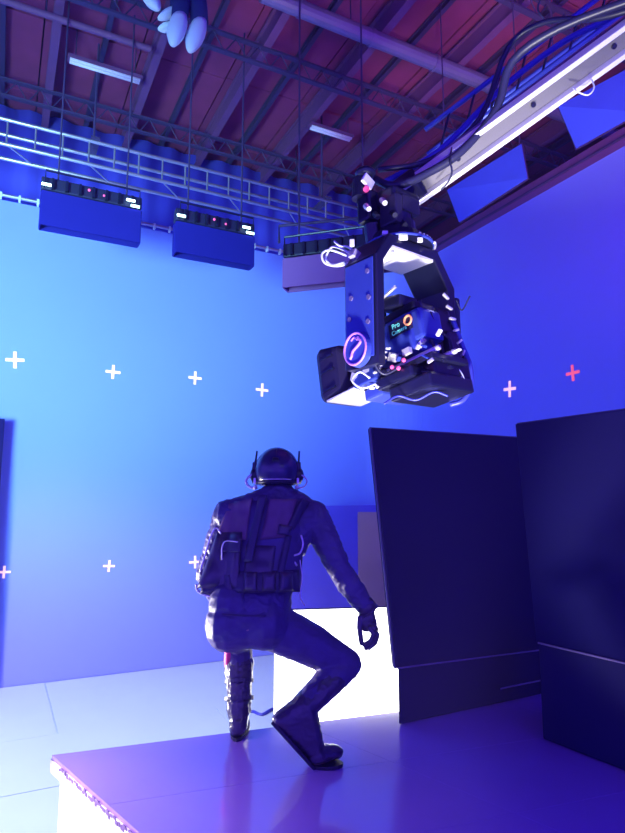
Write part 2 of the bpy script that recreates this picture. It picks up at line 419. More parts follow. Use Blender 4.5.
tag(m.build('chipped_paint', 'chip', plt_), 'dark chips along the pale edge', kind='stuff')

# ------------------------------------------------------------------ dark flats on trolley bases
def tilt_quad(t, q, th_vec, mt, name): m = MB(); m.prism(q, th_vec); return m.build(name, mt, t, bevel=.006)
# flat A (middle)
def flat(name, label, tl, tr, bl, br, nx, mt='flat', foot_h=.2, inset=.006):
    c = (bl + br) / 2; c.z = DZ
    t = thing(name, label, 'set panel', c)
    tl, tr, bl, br = [v - c for v in (tl, tr, bl, br)]
    m = MB(); m.prism([bl, br, tr, tl], nx * .05); m.build('panel', mt, t, bevel=.006)
    m = MB(); m.tube([tl + nx * .025, tr + nx * .025], .008, 6); m.tube([tl + nx * .02, bl + nx * .02], .008, 6); m.build('edge_trim', 'flatedge', t)
    d = (br - bl).normalized()
    b0 = bl + d * inset; b1 = br - d * inset; n2 = Vector((c.x + .02, c.y, 0)).normalized()
    m = MB(); m.prism([Vector((b0.x, b0.y, 0.004)) + n2 * -.0, Vector((b1.x, b1.y, 0.004)), Vector((b1.x, b1.y, b1.z + .004)), Vector((b0.x, b0.y, b0.z + .004))], n2 * .5); m.build('trolley_base', 'base', t, bevel=.008)
    m = MB(); m.tube([Vector((b0.x, b0.y, b0.z + .006)) - n2 * .012, Vector((b1.x, b1.y, b1.z + .006)) - n2 * .012], .005, 6)  # pale strips stand in for light caught along the ledge
    k0 = b0 + (b1 - b0) * .66
    m.tube([Vector((k0.x, k0.y, b0.z * .30)) - n2 * .012, Vector((b1.x, b1.y, b1.z * .34)) - n2 * .012], .005, 6); m.build('lit_edge_strip', 'duct', t)
    for s in (.3, .75):
        m = MB(); p = bl + (tl - bl) * .5 + d * ((br - bl).length * s); q = b0 + d * ((b1 - b0).length * s) + n2 * .45
        m.cyl(p + nx * .05, Vector((q.x, q.y, b0.z + .01)), .012, seg=8); m.build('back_strut', 'black', t)
    return t
nA = Vector((-.42, .9, 0)).normalized()
Y0, Y1 = 3.38, 3.92
flat('set_panel', 'tall dark navy panel with lit left edge on low trolley base, middle of stage',
     at(372, 428, Y0), at(520, 437.5, Y1), at(397, 669, Y0 - .02), at(545, 650, Y1 - .02), nA)
flat('set_panel', 'larger dark navy panel at the right edge, overlapping the other panel',
     at(515, 424, 3.20), at(700, 399, 2.45), at(536, 643, 3.18), at(726, 688, 2.44), Vector((.72, .62, 0)).normalized(), inset=.015)

# dark flat edge at the far left frame edge
t = thing('set_panel', 'narrow black panel edge cut by the left picture border', 'set panel', on_z(-6, 668, 0))
m = MB(); h0 = at(-6, 414, 5.4).z; m.box((-.18, 0.0, h0 / 2 + .1), (.42, .05, h0 - .2)); m.build('panel', 'flat', t)
m = MB(); m.box((-.18, -.02, .05), (.46, .2, .1)); m.build('trolley_base', 'base', t)
t.location = (at(1, 560, 5.72).x - .09, 5.72, 0); t.rotation_euler[2] = TH

# white glowing light panel on the floor, boards behind
t = thing('floor_light_panel', 'large glowing white light panel standing on floor behind the actor', 'light panel', (0, 0, 0))
pl, prr = at(274, 700, 4.55), at(440, 700, 4.75); zt = at(300, 611, 4.58).z
m = MB(); m.prism([Vector((pl.x, pl.y, .03)), Vector((prr.x, prr.y, .03)), Vector((prr.x, prr.y, zt)), Vector((pl.x, pl.y, zt))], (0, .04, 0)); m.build('glowing_face', 'panel', t)
m = MB(); m.prism([Vector((pl.x, pl.y + .045, .0)), Vector((prr.x, prr.y + .045, .0)), Vector((prr.x, prr.y + .045, zt)), Vector((pl.x, pl.y + .045, zt))], (0, .06, 0)); m.build('backing_frame', 'blackm', t)
for x in (pl.x + .15, prr.x - .15): m = MB(); m.box((x, pl.y + .25, .02), (.05, .4, .04)); m.build('foot', 'blackm', t)

t = thing('leaning_board', 'grey mauve board standing upright just left of the dark middle panel', 'board', (0, 0, 0))
a0, a1 = at(358, 512, 5.3), at(402, 512, 5.35)
m = MB(); m.prism([Vector((a0.x, a0.y, 0)), Vector((a1.x, a1.y, 0)), a1, a0], (0, .03, 0)); m.build('board', 'greybd', t)
m = MB(); m.prism([Vector((a0.x, a0.y + .035, 0)), Vector((a0.x + .05, a0.y + .035, 0)), Vector((a0.x + .05, a0.y + .035, a0.z - .02)), Vector((a0.x, a0.y + .035, a0.z - .02))], (0, .04, 0)); m.build('stiffener', 'beam', t)
t = thing('wall_shade_panel', 'chest high blue panel standing in for the shaded lower wall between actor and grey board', 'set panel', (0, 0, 0))
a0, a1 = at(286, 506, 6.0), at(400, 505, 6.2)  # flat added in darker blue for the light cutoff on the wall
m = MB(); m.prism([Vector((a0.x, a0.y, 0)), Vector((a1.x, a1.y, 0)), a1, a0], (0, .04, 0)); m.build('panel', mat('wall_shade_blue', (.12, .10, .75), .9), t)  # added panel, stands in for the shaded lower wall
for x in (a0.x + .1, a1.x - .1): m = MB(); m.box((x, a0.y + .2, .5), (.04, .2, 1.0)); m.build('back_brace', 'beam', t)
m = MB(); m.tube(bez([on_z(242, 716, .0), on_z(252, 713, 0), on_z(262, 716, 0), on_z(275, 710, 0), on_z(290, 716, 0)], 20), .012, 6)
o = m.build('floor_cable', 'bcable'); o.location.z = .012; tag(o, 'short blue cable lying on the pale floor behind the platform', 'cable')

# ------------------------------------------------------------------ bundle with white tips hanging top left
t = thing('hanging_bundle', 'bundle of dark sleeves with white rounded tips hanging at top left', 'hanging sleeves', at(172, -30, 3.2))
c0 = at(172, -30, 3.2)
tips = [((146, -8), (158, 9), .9), ((176, 10), (158, 19), .6), ((175, 26), (158, 29), .6), ((180, 16), (173, 46), 1.0), ((200, 22), (190, 52), 1.05)]
for i, (a, b, s) in enumerate(tips):
    pa = at(a[0], a[1], 3.2 + .05 * (i % 3)) - c0; pb = at(b[0], b[1], 3.15 + .05 * (i % 3)) - c0
    d = (pb - pa).normalized()
    m = MB(); L = (pb - pa).length; q = d.to_track_quat('Z', 'Y').to_matrix()
    prof = [(.0, .044), (.2, .056), (.45, .060), (.65, .054), (.85, .036), (.96, .020), (1.0, .006)]
    rings = []
    for tt, r in prof:
        r *= s; cc = pa + d * L * tt
        rings.append([m.bm.verts.new(cc + q @ Vector((r * math.cos(k * math.pi / 6), r * .8 * math.sin(k * math.pi / 6), 0))) for k in range(12)])
    for x, y in zip(rings, rings[1:]):
        for k in range(12): m.bm.faces.new((x[k], x[(k + 1) % 12], y[(k + 1) % 12], y[k]))
    m.bm.faces.new(rings[0]); m.bm.faces.new(rings[-1])
    m.build('white_tip', 'white', t, smooth=True)
    top = at(172 + i * 5, -45, 3.35) - c0
    m = MB(); m.cyl(pa + d * .01, pa * .45 + top * .55 + Vector((0, 0, .02)), .050 * s, .056 * s, 12); m.build('dark_sleeve', 'sleeve', t, smooth=True)
m = MB(); m.cyl((0, .12, -.05), (0, .12, 6.2 - c0.z), .012, seg=6); m.build('hanging_rope', 'cable', t)

# @@SPLIT
# ================================================================== CRANE ARM AND CAMERA HEAD
HD = 2.3
# --- crane arm: channel beam seen from below
ca, cb = at(406, 196, 2.42), at(700, -16, 2.0)
d = (cb - ca).normalized(); upv = Vector((-.05, .62, .78)); upv = (upv - d * upv.dot(d)).normalized(); side = upv.cross(d).normalized()
XM = Matrix((d, side, upv)).transposed(); L = (cb - ca).length
arm = thing('camera_crane', 'bright silver camera crane arm running out of frame at upper right', 'camera crane', ca, XM.to_euler())
m = MB(); m.box((L / 2, 0, .01), (L, .072, .012)); m.build('web_plate', mat('brushed_web', (.16, .15, .18), .5, .3), arm)
for s in (-1, 1):
    m = MB(); m.box((L / 2, s * .047, -.008), (L, .020, .050), bev=.004); m.build('flange_rail', 'rail', arm)
m = MB(); m.box((L / 2, .0, .045), (L, .085, .05), bev=.008); m.build('top_tube', 'duct', arm)
m = MB(); m.box((.02, 0, .03), (.13, .12, .10), bev=.02); m.box((-.05, .0, -.0), (.09, .10, .10), bev=.02); m.build('end_clamp', 'black', arm)
for k in range(5):
    m = MB(); x = .25 + k * .34; m.cyl((x, .0, -.002), (x, .0, -.008), .010, seg=10); m.build('bolt', 'black', arm, smooth=False)
# cables over the arm
def cable_run(label, pts, r, mt, name='cable'):
    m = MB(); m.tube(bez(pts, 30), r, 8); o = m.build(name, mt, smooth=True); return tag(o, label, 'cable')
cable_run('thick black cable lying along the top of the crane arm', [at(372, 178, 2.36), at(395, 186, 2.3), at(430, 172, 2.3), at(463, 150, 2.27), at(497, 108, 2.25), at(512, 62, 2.2), at(560, 28, 2.1), at(660, -10, 1.95)], .017, 'cable')
cable_run('second black cable bowing above the crane arm', [at(378, 170, 2.4), at(430, 160, 2.38), at(480, 118, 2.38), at(508, 48, 2.3), at(545, 22, 2.2), at(600, 18, 2.1), at(660, 0, 2.0)], .012, 'cable')
cable_run('blue cable running beside the crane arm', [at(385, 182, 2.45), at(440, 150, 2.45), at(500, 90, 2.4), at(560, 44, 2.3), at(610, 18, 2.2), at(660, -14, 2.1)], .013, 'bcable')
cable_run('thin black wire looped over the arm flange', [at(452, 148, 2.30), at(450, 160, 2.26), at(452, 172, 2.26), at(448, 182, 2.28), at(441, 190, 2.3)], .004, 'cable')
cable_run('thin cable hooked in a curl near the crane arm top', [at(545, 20, 2.3), at(538, 10, 2.3), at(541, -2, 2.3), at(548, -12, 2.3)], .004, 'cable')
cable_run('small white wire loop hanging under the crane arm at right', [at(573, 88, 2.12), at(578, 92, 2.10), at(588, 95, 2.1), at(594, 88, 2.1), at(592, 80, 2.12)], .003, 'wcable')
# lattice tail beam beside the arm (dark second boom)
pa, pb = at(440, 150, 2.6), at(680, -30, 2.3); d2 = (pb - pa).normalized(); u2 = d2.cross(Vector((0, 1, 0))).normalized()
if u2.z < 0: u2 = -u2
t = thing('crane_guide_boom', 'dark open boom with cross bars running above the silver crane arm', 'camera crane', pa)
for k, oo in enumerate((u2 * .0, u2 * .12, u2 * .06 + Vector((0, .12, 0)))):
    m = MB(); m.cyl(oo, oo + (pb - pa), .012, seg=8); m.build('boom_tube', 'bluem', t, smooth=True)
Lb = (pb - pa).length
for k in range(9):
    m = MB(); x0 = d2 * (k * Lb / 9); x1 = d2 * ((k + 1) * Lb / 9); m.cyl(x0, x1 + u2 * .12, .006, seg=6); m.build('boom_brace', 'black', t)

# --- stabilised head.  local u (x) across the arch, v (y) along the lens, z up
YAW = R(140) - math.pi / 2
o0 = at(398, 258, HD)
U = Vector((math.cos(R(38)), math.sin(R(38)), 0)); V = Vector((-math.sin(R(38)), math.cos(R(38)), 0))
head = thing('stabilised_camera_head', 'black stabilised camera head with octagonal yoke and mounted camera hanging from crane', 'camera head', o0, (0, 0, R(38)))
def loc(px, py, Y=HD):
    """world point -> head local"""
    q = at(px, py, Y) - o0; return Vector((q.dot(U), q.dot(V), q.z))
# yoke arch
out = [(-.205, -.47), (-.205, -.06), (-.135, .035), (.135, .035), (.235, -.10), (.235, -.44)]
inn = [(.19, -.44), (.19, -.115), (.112, -.005), (-.115, -.005), (-.165, -.075), (-.165, -.47)]
m = MB(); ring = out + inn
n = len(out); ysz = .088
for i in range(n - 1):
    a, b = out[i], out[i + 1]; c2, d3 = inn[n - 2 - i], inn[n - 1 - i]
    m.prism([(a[0], -ysz, a[1]), (b[0], -ysz, b[1]), (c2[0], -ysz, c2[1]), (d3[0], -ysz, d3[1])], (0, 2 * ysz, 0))
bmesh.ops.remove_doubles(m.bm, verts=m.bm.verts, dist=.0005)
yk = m.build('yoke_frame', 'black', head, bevel=.006)
m = MB(); m.prism([(-.2065, -.075, -.44), (-.2065, .075, -.44), (-.2065, .075, -.07), (-.2065, -.075, -.07)], (-.006, 0, 0)); o = m.build('side_cover_plate', 'bluem', head, bevel=.003)
for (y, z) in ((-.05, -.12), (.04, -.20), (-.055, -.22), (.05, -.28), (-.05, -.31)):
    m = MB(); m.cyl((-.212, y, z), (-.217, y, z), .010, seg=8); m.build('screw', 'duct', o)
# yoke top underside: plate made white to look strongly lit
m = MB(); m.box((-.003, 0, -.012), (.225, .172, .012), bev=.002); tag(m.build('lit_under_plate', 'whitem', head), 'whitened plate giving the strongly lit underside of the yoke top')
# tilt joint with ring and emblem
m = MB(); m.cyl((-.208, -.0, -.405), (-.232, 0, -.405), .066, .062, 32); j = m.build('tilt_joint_cover', 'bluem', head)
m = MB(); m.tube([(-.233, .058 * math.cos(k * math.pi / 16), -.405 + .058 * math.sin(k * math.pi / 16)) for k in range(32)], .0045, 6, True); m.build('dotted_ring', 'purple', j)
m = MB(); m.tube(bez([(-.234, -.016, -.365), (-.234, -.030, -.385), (-.234, -.006, -.402), (-.234, .012, -.414), (-.234, .018, -.43), (-.234, .026, -.438)], 18), .005, 6); m.tube(bez([(-.234, .02, -.372), (-.234, .004, -.362), (-.234, -.014, -.376)], 8), .003, 6); m.build('emblem', 'purple', j)
m = MB(); m.cyl((.18, 0, -.36), (.25, 0, -.36), .075, .065, 24); m.box((.255, -.02, -.22), (.035, .13, .18), bev=.012); m.build('tilt_motor', 'black', head)
# turntable ring plate with ribs
m = MB(); m.cyl((.01, 0, .037), (.01, 0, .050), .13, .13, 40); m.cyl((0, 0, .052), (0, 0, .085), .11, .10, 32); m.build('turntable', 'black', head)
m = MB(); m.tube([(.01 + .132 * math.cos(k * math.pi / 20), .132 * math.sin(k * math.pi / 20), .045) for k in range(40)], .006, 6, True); m.build('turntable_rim', 'bluem', head, smooth=True)
m = MB(); m.tube([(.01 + .139 * math.cos(R(a)), .139 * math.sin(R(a)), .044) for a in range(-62, -20, 6)], .006, 6); m.build('rim_handle', 'silver', head, smooth=True)
for k in range(11):
    an = R(-100 + k * 9); m = MB(); c, s = math.cos(an), math.sin(an)
    m.box((c * .105 + .01, s * .105, .0525), (.055, .008, .010), Matrix.Rotation(an, 3, 'Z')); m.build('grill_rib', 'silver', head)
# pan motor column and levelling joints up to the arm
m = MB(); m.cyl((0, 0, .085), (0, 0, .14), .075, .07, 24); m.cyl((0, 0, .14), (0, 0, .21), .055, .062, 20); m.box((-.0, 0, .235), (.15, .11, .06), bev=.012); m.build('pan_column', 'black', head)
m = MB(); m.box((.015, .0, .205), (.10, .13, .07), bev=.01); m.box((-.055, -.02, .17), (.04, .09, .12), bev=.008); m.build('levelling_block', 'blackm', head)
q0 = loc(362, 186); q1 = loc(372, 230)
m = MB(); m.cyl(q0 + Vector((0, 0, .03)), q0 + Vector((0, 0, -.055)), .036, .042, 16); m.cyl(q1 + Vector((0, 0, .02)), q1 + Vector((.01, 0, -.07)), .033, .03, 14); m.box((q0 + q1) / 2 + Vector((.03, 0, 0)), (.11, .07, .13), bev=.012); m.build('side_motor', 'black', head)
m = MB(); m.sph(q0 + Vector((-.0, -.02, .045)), .042, (1, 1, .6)); m.build('motor_cap', 'black', head, smooth=True)
m = MB(); m.box(q0 + Vector((-.01, -.045, -.004)), (.055, .014, .045), Matrix.Rotation(.5, 3, 'Y'), .004); m.build('motor_label_plate', 'whitem', head)
m = MB(); m.sph(q0 + Vector((-.02, -.045, -.04)), .012); m.build('indicator', 'reddot', head)
for (x, y, w, h) in ((403, 236, .035, .032), (385, 233, .022, .016), (420, 240, .02, .018), (383, 244, .028, .02), (393, 255, .016, .012), (352, 243, .018, .028)):
    m = MB(); m.box(loc(x, y, HD - .12), (w, .012, h), Matrix.Rotation(R(-38), 3, 'Z'), .003); m.build('bright_bracket', 'whitem', head)
for i, (x, y) in enumerate(((366, 206), (375, 214), (382, 200), (392, 212), (372, 250), (402, 222))):
    m = MB(); m.cyl(loc(x, y, HD - .06), loc(x + 3, y + 3, HD - .10), .012, .010, 10); m.build('connector', ('silver', 'black')[i % 2], head)
# white coiled wires and connector at left of the turntable
for k, pts in enumerate((
        [(358, 262), (345, 255), (330, 250), (322, 254), (325, 263), (338, 266), (352, 262)],
        [(356, 258), (344, 250), (332, 247), (326, 258), (332, 265), (346, 262)],
        [(360, 256), (348, 247), (340, 246), (334, 241)])):
    m = MB(); m.tube(bez([loc(x, y, HD - .05 + .02 * k) for x, y in pts], 30), .0045, 6); tag(m.build('wire', 'wcable', head, smooth=True), 'pale thin wire')
m = MB(); m.box(loc(357, 257, HD - .08), (.06, .03, .035), Matrix.Rotation(.4, 3, 'Y'), .004); m.box(loc(363, 265, HD - .08), (.03, .03, .025), None, .004); tag(m.build('cable_plug', 'silver', head), 'bright silver plug')

# --- the film camera, tilted down about u; its own thing, carried by the yoke
TL = R(-10)
cz = -.355
cam_t = thing('film_camera', 'dark cinema camera with matte box and cables mounted inside the yoke', 'camera', o0 + Vector((0, 0, cz)), (0, 0, R(38)))
RT = Matrix.Rotation(TL, 4, 'X')
def CB(): m = MB(); m.X = RT.copy(); return m
m = CB(); m.box((.0, -.03, .0), (.15, .20, .15), bev=.014); m.box((.0, -.14, .02), (.12, .06, .12), bev=.014); body = m.build('camera_body', 'bluem', cam_t)
m = CB(); m.box((-.0, -.03, .10), (.11, .24, .03), bev=.008); m.box((0, .02, .125), (.03, .20, .022), bev=.008); m.build('top_handle', 'black', cam_t)
m = CB(); m.cyl((0, .06, 0), (0, .15, 0), .055, .06, 24); m.cyl((0, .15, 0), (0, .28, 0), .05, .062, 24); m.build('lens', 'black', cam_t)
for y in (.12, .17, .215): m = CB(); m.cyl((0, y, 0), (0, y + .018, 0), .066, .066, 28); m.build('focus_ring', 'blackm', cam_t)
# label
lab = CB(); lab.box((-.0775, -.085, .028), (.004, .115, .055), bev=.0); lb = lab.build('name_plate', 'blackm', cam_t)
def text(s, size, mt, parent, pos, name='lettering'):
    cu = bpy.data.curves.new('t', 'FONT'); cu.body = s; cu.size = size; cu.extrude = .0006
    o = bpy.data.objects.new('t', cu); COL.objects.link(o); bpy.context.view_layer.update()
    me = bpy.data.meshes.new_from_object(o.evaluated_get(bpy.context.evaluated_depsgraph_get())); bpy.data.objects.remove(o)
    mm = RT @ Matrix.Translation(pos) @ Matrix(((0, 0, -1, 0), (-1, 0, 0, 0), (0, 1, 0, 0), (0, 0, 0, 1)))
    me.transform(mm); me.materials.clear(); me.materials.append(M[mt]); q = bpy.data.objects.new(name, me); COL.objects.link(q); q.parent = parent; return q
text('Pro', .028, 'cyan', lb, Vector((-.0805, -.045, .032))); text('Camera', .024, 'cyan', lb, Vector((-.0805, -.040, .008)))
m = CB(); m.tube([(-.081, -.128 + .017 * math.cos(k * math.pi / 10), .036 + .017 * math.sin(k * math.pi / 10)) for k in range(20)], .0042, 6, True); m.build('ring_emblem', 'orange', lb)
# matte box (rounded hood)
m = CB()
def hood(y, w, h, r=.03):
    pts = []
    for cx, cz2, a0 in ((w - r, h - r, 0), (-w + r, h - r, 90), (-w + r, -h + r, 180), (w - r, -h + r, 270)):
        for k in range(5):
            an = R(a0 + k * 22.5); pts.append(m.bm.verts.new(m.X @ Vector((cx + r * math.cos(an) - .0, y, cz2 + r * math.sin(an) - .005))))
    return pts
rr = [hood(.25, .06, .075), hood(.275, .085, .105), hood(.37, .10, .122), hood(.39, .095, .115), hood(.385, .085, .104), hood(.29, .07, .085)]
for a, b in zip(rr, rr[1:]):
    for k in range(20): m.bm.faces.new((a[k], a[(k + 1) % 20], b[(k + 1) % 20], b[k]))
m.bm.faces.new(rr[0]); m.bm.faces.new(rr[-1][::-1]); m.build('matte_box', 'blackm', cam_t)
for z in (-.08, .0, .06): m = CB(); m.box((-.098, .33, z), (.006, .08, .008)); m.build('hood_rib', 'black', cam_t)
# rods, sled plate and undersides whitened to look strongly lit
for s in (-.045, .045): m = CB(); m.cyl((s, -.22, -.10), (s, .34, -.10), .010, seg=10); m.build('support_rod', 'silver', cam_t, smooth=True)
m = CB(); m.box((0, .25, -.124), (.19, .22, .010), bev=.003); m.box((.02, .14, -.12), (.16, .12, .014), bev=.003); tag(m.build('lit_base_plate', 'whitem', cam_t), 'whitened plate giving the lit underside below the lens')
m = CB(); m.box((.02, -.04, -.128), (.20, .34, .022), bev=.004); m.build('sled_plate', 'black', cam_t)
for k in range(6):
    m = CB(); m.box((-.115, -.20 + .07 * k, -.09 - .004 * (k % 2)), (.016, .034, .012 + .01 * (k % 3)), Matrix.Rotation(.5 * (k % 3 - 1), 3, 'X')); m.build('bright_bracket', 'silver', cam_t)
m = CB(); m.box((.05, -.10, -.155), (.20, .18, .07), bev=.01); m.box((-.06, -.05, -.165), (.12, .18, .045), bev=.01); m.box((.14, -.08, -.06), (.07, .14, .17), bev=.012); m.build('battery_box', 'black', cam_t)
m = CB(); m.box((.02, -.10, -.215), (.24, .20, .055), bev=.01); m.box((.20, -.06, -.02), (.05, .14, .18), bev=.012); m.box((.21, -.04, -.16), (.06, .1, .08), bev=.012); m.build('recorder_box', 'black', cam_t)
m = CB(); m.box((.02, .1, -.165), (.2, .1, .05), bev=.01); m.box((-.11, .09, -.115), (.03, .12, .06), Matrix.Rotation(.2, 3, 'Y'), .006); m.build('motor_box', 'bluem', cam_t)
random.seed(11)
for k in range(22):
    y = random.uniform(-.25, .12); z = random.uniform(-.19, -.05); x = -.125 if random.random() < .6 else random.uniform(-.1, .16)
    if x > -.12: y = -.245
    m = CB(); m.box((x, y, z), (random.uniform(.008, .02), random.uniform(.01, .035), random.uniform(.006, .012)), Matrix.Rotation(random.uniform(-.8, .8), 3, 'X'), .002)
    m.build('small_fitting', random.choice(['silver', 'whitem', 'black', 'bluem']), cam_t)
for (y, z) in ((-.06, -.13), (-.09, -.145), (-.12, -.125)):
    m = CB(); m.sph((-.128, y, z), .008, u=8, v=6); m.build('indicator', 'reddot', cam_t)
# monitor-like box on top of the body, arms and side electronics
q = [(x, y) for x, y in ((378, 318), (395, 312), (412, 320))]
m = CB(); m.box((-.03, -.04, .15), (.10, .13, .045), Matrix.Rotation(.25, 3, 'X'), .01); m.box((-.05, .05, .14), (.05, .06, .04), Matrix.Rotation(-.3, 3, 'X'), .008); m.build('receiver_box', 'black', cam_t)
for (y0, z0, y1, z1) in ((.10, .10, -.02, .155), (.08, .08, .02, .12), (-.02, .17, -.10, .185)):
    m = CB(); m.cyl((-.085, y0, z0), (-.085, y1, z1), .006, seg=8); m.build('bright_rod', 'silver', cam_t, smooth=True)
m = CB(); m.box((.125, -.06, .06), (.09, .15, .13), bev=.015); m.box((.13, -.06, -.03), (.08, .13, .10), bev=.012); m.build('electronics_box', 'black', cam_t)
for k in range(6):
    m = CB(); m.box((.085 + .008 * k, -.19, .14 - .045 * k), (.03, .01, .007), Matrix.Rotation(.6 - .3 * k, 3, 'Y')); m.build('cable_clip', 'silver', cam_t)
o1 = o0 + Vector((0, 0, cz))
def loc2(px, py, Y): q = at(px, py, Y) - o1; return Vector((q.dot(U), q.dot(V), q.z))
def wire(pts, r, mt, Y=HD - .05, nm='cable'):
    m = MB(); m.tube(bez([loc2(x, y, Y + .015 * math.sin(i * 1.3)) for i, (x, y) in enumerate(pts)], 36), r, 8); return m.build(nm, mt, cam_t, smooth=True)
wire([(452, 318), (462, 345), (470, 366), (471, 385), (463, 400), (450, 405)], .010, 'bcable', HD)
wire([(452, 386), (446, 380), (448, 373), (456, 372), (463, 380), (464, 389), (457, 395), (449, 392)], .0035, 'ring', HD - .1)
wire([(446, 392), (452, 378), (454, 366), (462, 374), (466, 388)], .003, 'wcable', HD - .11)
wire([(420, 300), (426, 330), (436, 352), (430, 370), (444, 384)], .006, 'cable', HD - .14)
wire([(430, 312), (438, 330), (450, 340), (452, 360), (440, 376)], .005, 'cable', HD - .12)
wire([(372, 360), (384, 374), (404, 366), (424, 372), (440, 364)], .005, 'cable', HD - .16)
wire([(384, 404), (398, 396), (416, 400), (434, 392), (448, 396)], .004, 'bcable', HD - .17)
wire([(370, 378), (360, 372), (352, 380), (362, 388), (376, 384)], .004, 'wcable', HD - .13)
wire([(456, 300), (462, 310), (470, 296)], .003, 'cable', HD)
# ================================================================== ACTOR
PO = on_z(270, 742, DZ); PO = Vector((PO.x, PO.y, DZ))
def hull_balls(bm, balls, m=12, n=8):
    """convex hull of ellipsoids; balls = (centre, (rx,ry,rz), rotation or None)"""
    pts = []
    for c, r, q in balls:
        if not isinstance(r, tuple): r = (r, r, r)
        for i in range(n + 1):
            th = math.pi * i / n
            for k in range(m if 0 < i < n else 1):
                ph = 2 * math.pi * k / m
                v = Vector((r[0] * math.sin(th) * math.cos(ph), r[1] * math.sin(th) * math.sin(ph), r[2] * math.cos(th)))
                if q is not None: v = q @ v
                pts.append(bm.verts.new(Vector(c) + v))
    res = bmesh.ops.convex_hull(bm, input=pts)
    junk = [g for g in res['geom_interior'] + res['geom_unused'] if isinstance(g, bmesh.types.BMVert)]
    bmesh.ops.delete(bm, geom=list(set(junk)), context='VERTS')
def shape(name, groups, vox, mt, parent, smooth=4, wrinkle=None, solid=True):
    bm = bmesh.new()
    for g in groups:
        b2 = bmesh.new(); hull_balls(b2, g); me = bpy.data.meshes.new('t'); bmesh.ops.recalc_face_normals(b2, faces=b2.faces); b2.to_mesh(me); b2.free(); bm.from_mesh(me); bpy.data.meshes.remove(me)
    me = bpy.data.meshes.new('t'); bm.to_mesh(me); bm.free()
    o = bpy.data.objects.new('t', me); COL.objects.link(o)
    r = o.modifiers.new('r', 'REMESH'); r.mode = 'VOXEL'; r.voxel_size = vox
    if smooth: s = o.modifiers.new('s', 'SMOOTH'); s.factor = .5; s.iterations = smooth
    bpy.context.view_layer.update()
    me2 = bpy.data.meshes.new_from_object(o.evaluated_get(bpy.context.evaluated_depsgraph_get())); bpy.data.objects.remove(o)
    if wrinkle:
        amp, sc_, dirv = wrinkle
        ns = [v.normal.copy() for v in me2.vertices]
        for v, nn in zip(me2.vertices, ns):
            p = v.co; q = Vector((p.x * sc_[0], p.y * sc_[1], p.z * sc_[2]))
            f = noise.noise(q * 1.0) * .6 + (1 - abs(noise.noise(q * 2.1 + Vector((3, 1, 7)))) * 2) * .4 - .2
            v.co = p + nn * amp * f
    me2.name = name; me2.materials.clear(); me2.materials.append(M[mt]); me2.shade_smooth()
    q = bpy.data.objects.new(name, me2); COL.objects.link(q); q.parent = parent; return q
def J(px, py, Y): return at(px, py, Y + .14) - PO
man = thing('person', 'person in dark suit and helmet crouching on platform, seen from behind', 'person', PO)

# joints
pelvis = J(251, 617, 2.78); waist = J(262, 578, 2.84); chest = J(268, 535, 2.90); neck = J(277, 497, 2.95); headc = J(277, 471, 2.98)
shL, shR = J(229, 514, 2.92), J(314, 516, 2.92)
elL, wrL, hdL = J(207, 574, 3.02), J(224, 612, 3.22), J(234, 628, 3.30)
elR, wrR = J(341, 573, 2.86), J(367, 608, 2.84)
hipL, knL, anL = J(230, 624, 2.80), J(239, 640, 3.20), J(238, 726, 3.03)
hipR, knR, anR = J(268, 622, 2.80), J(346, 664, 2.86), J(302, 708, 2.70)
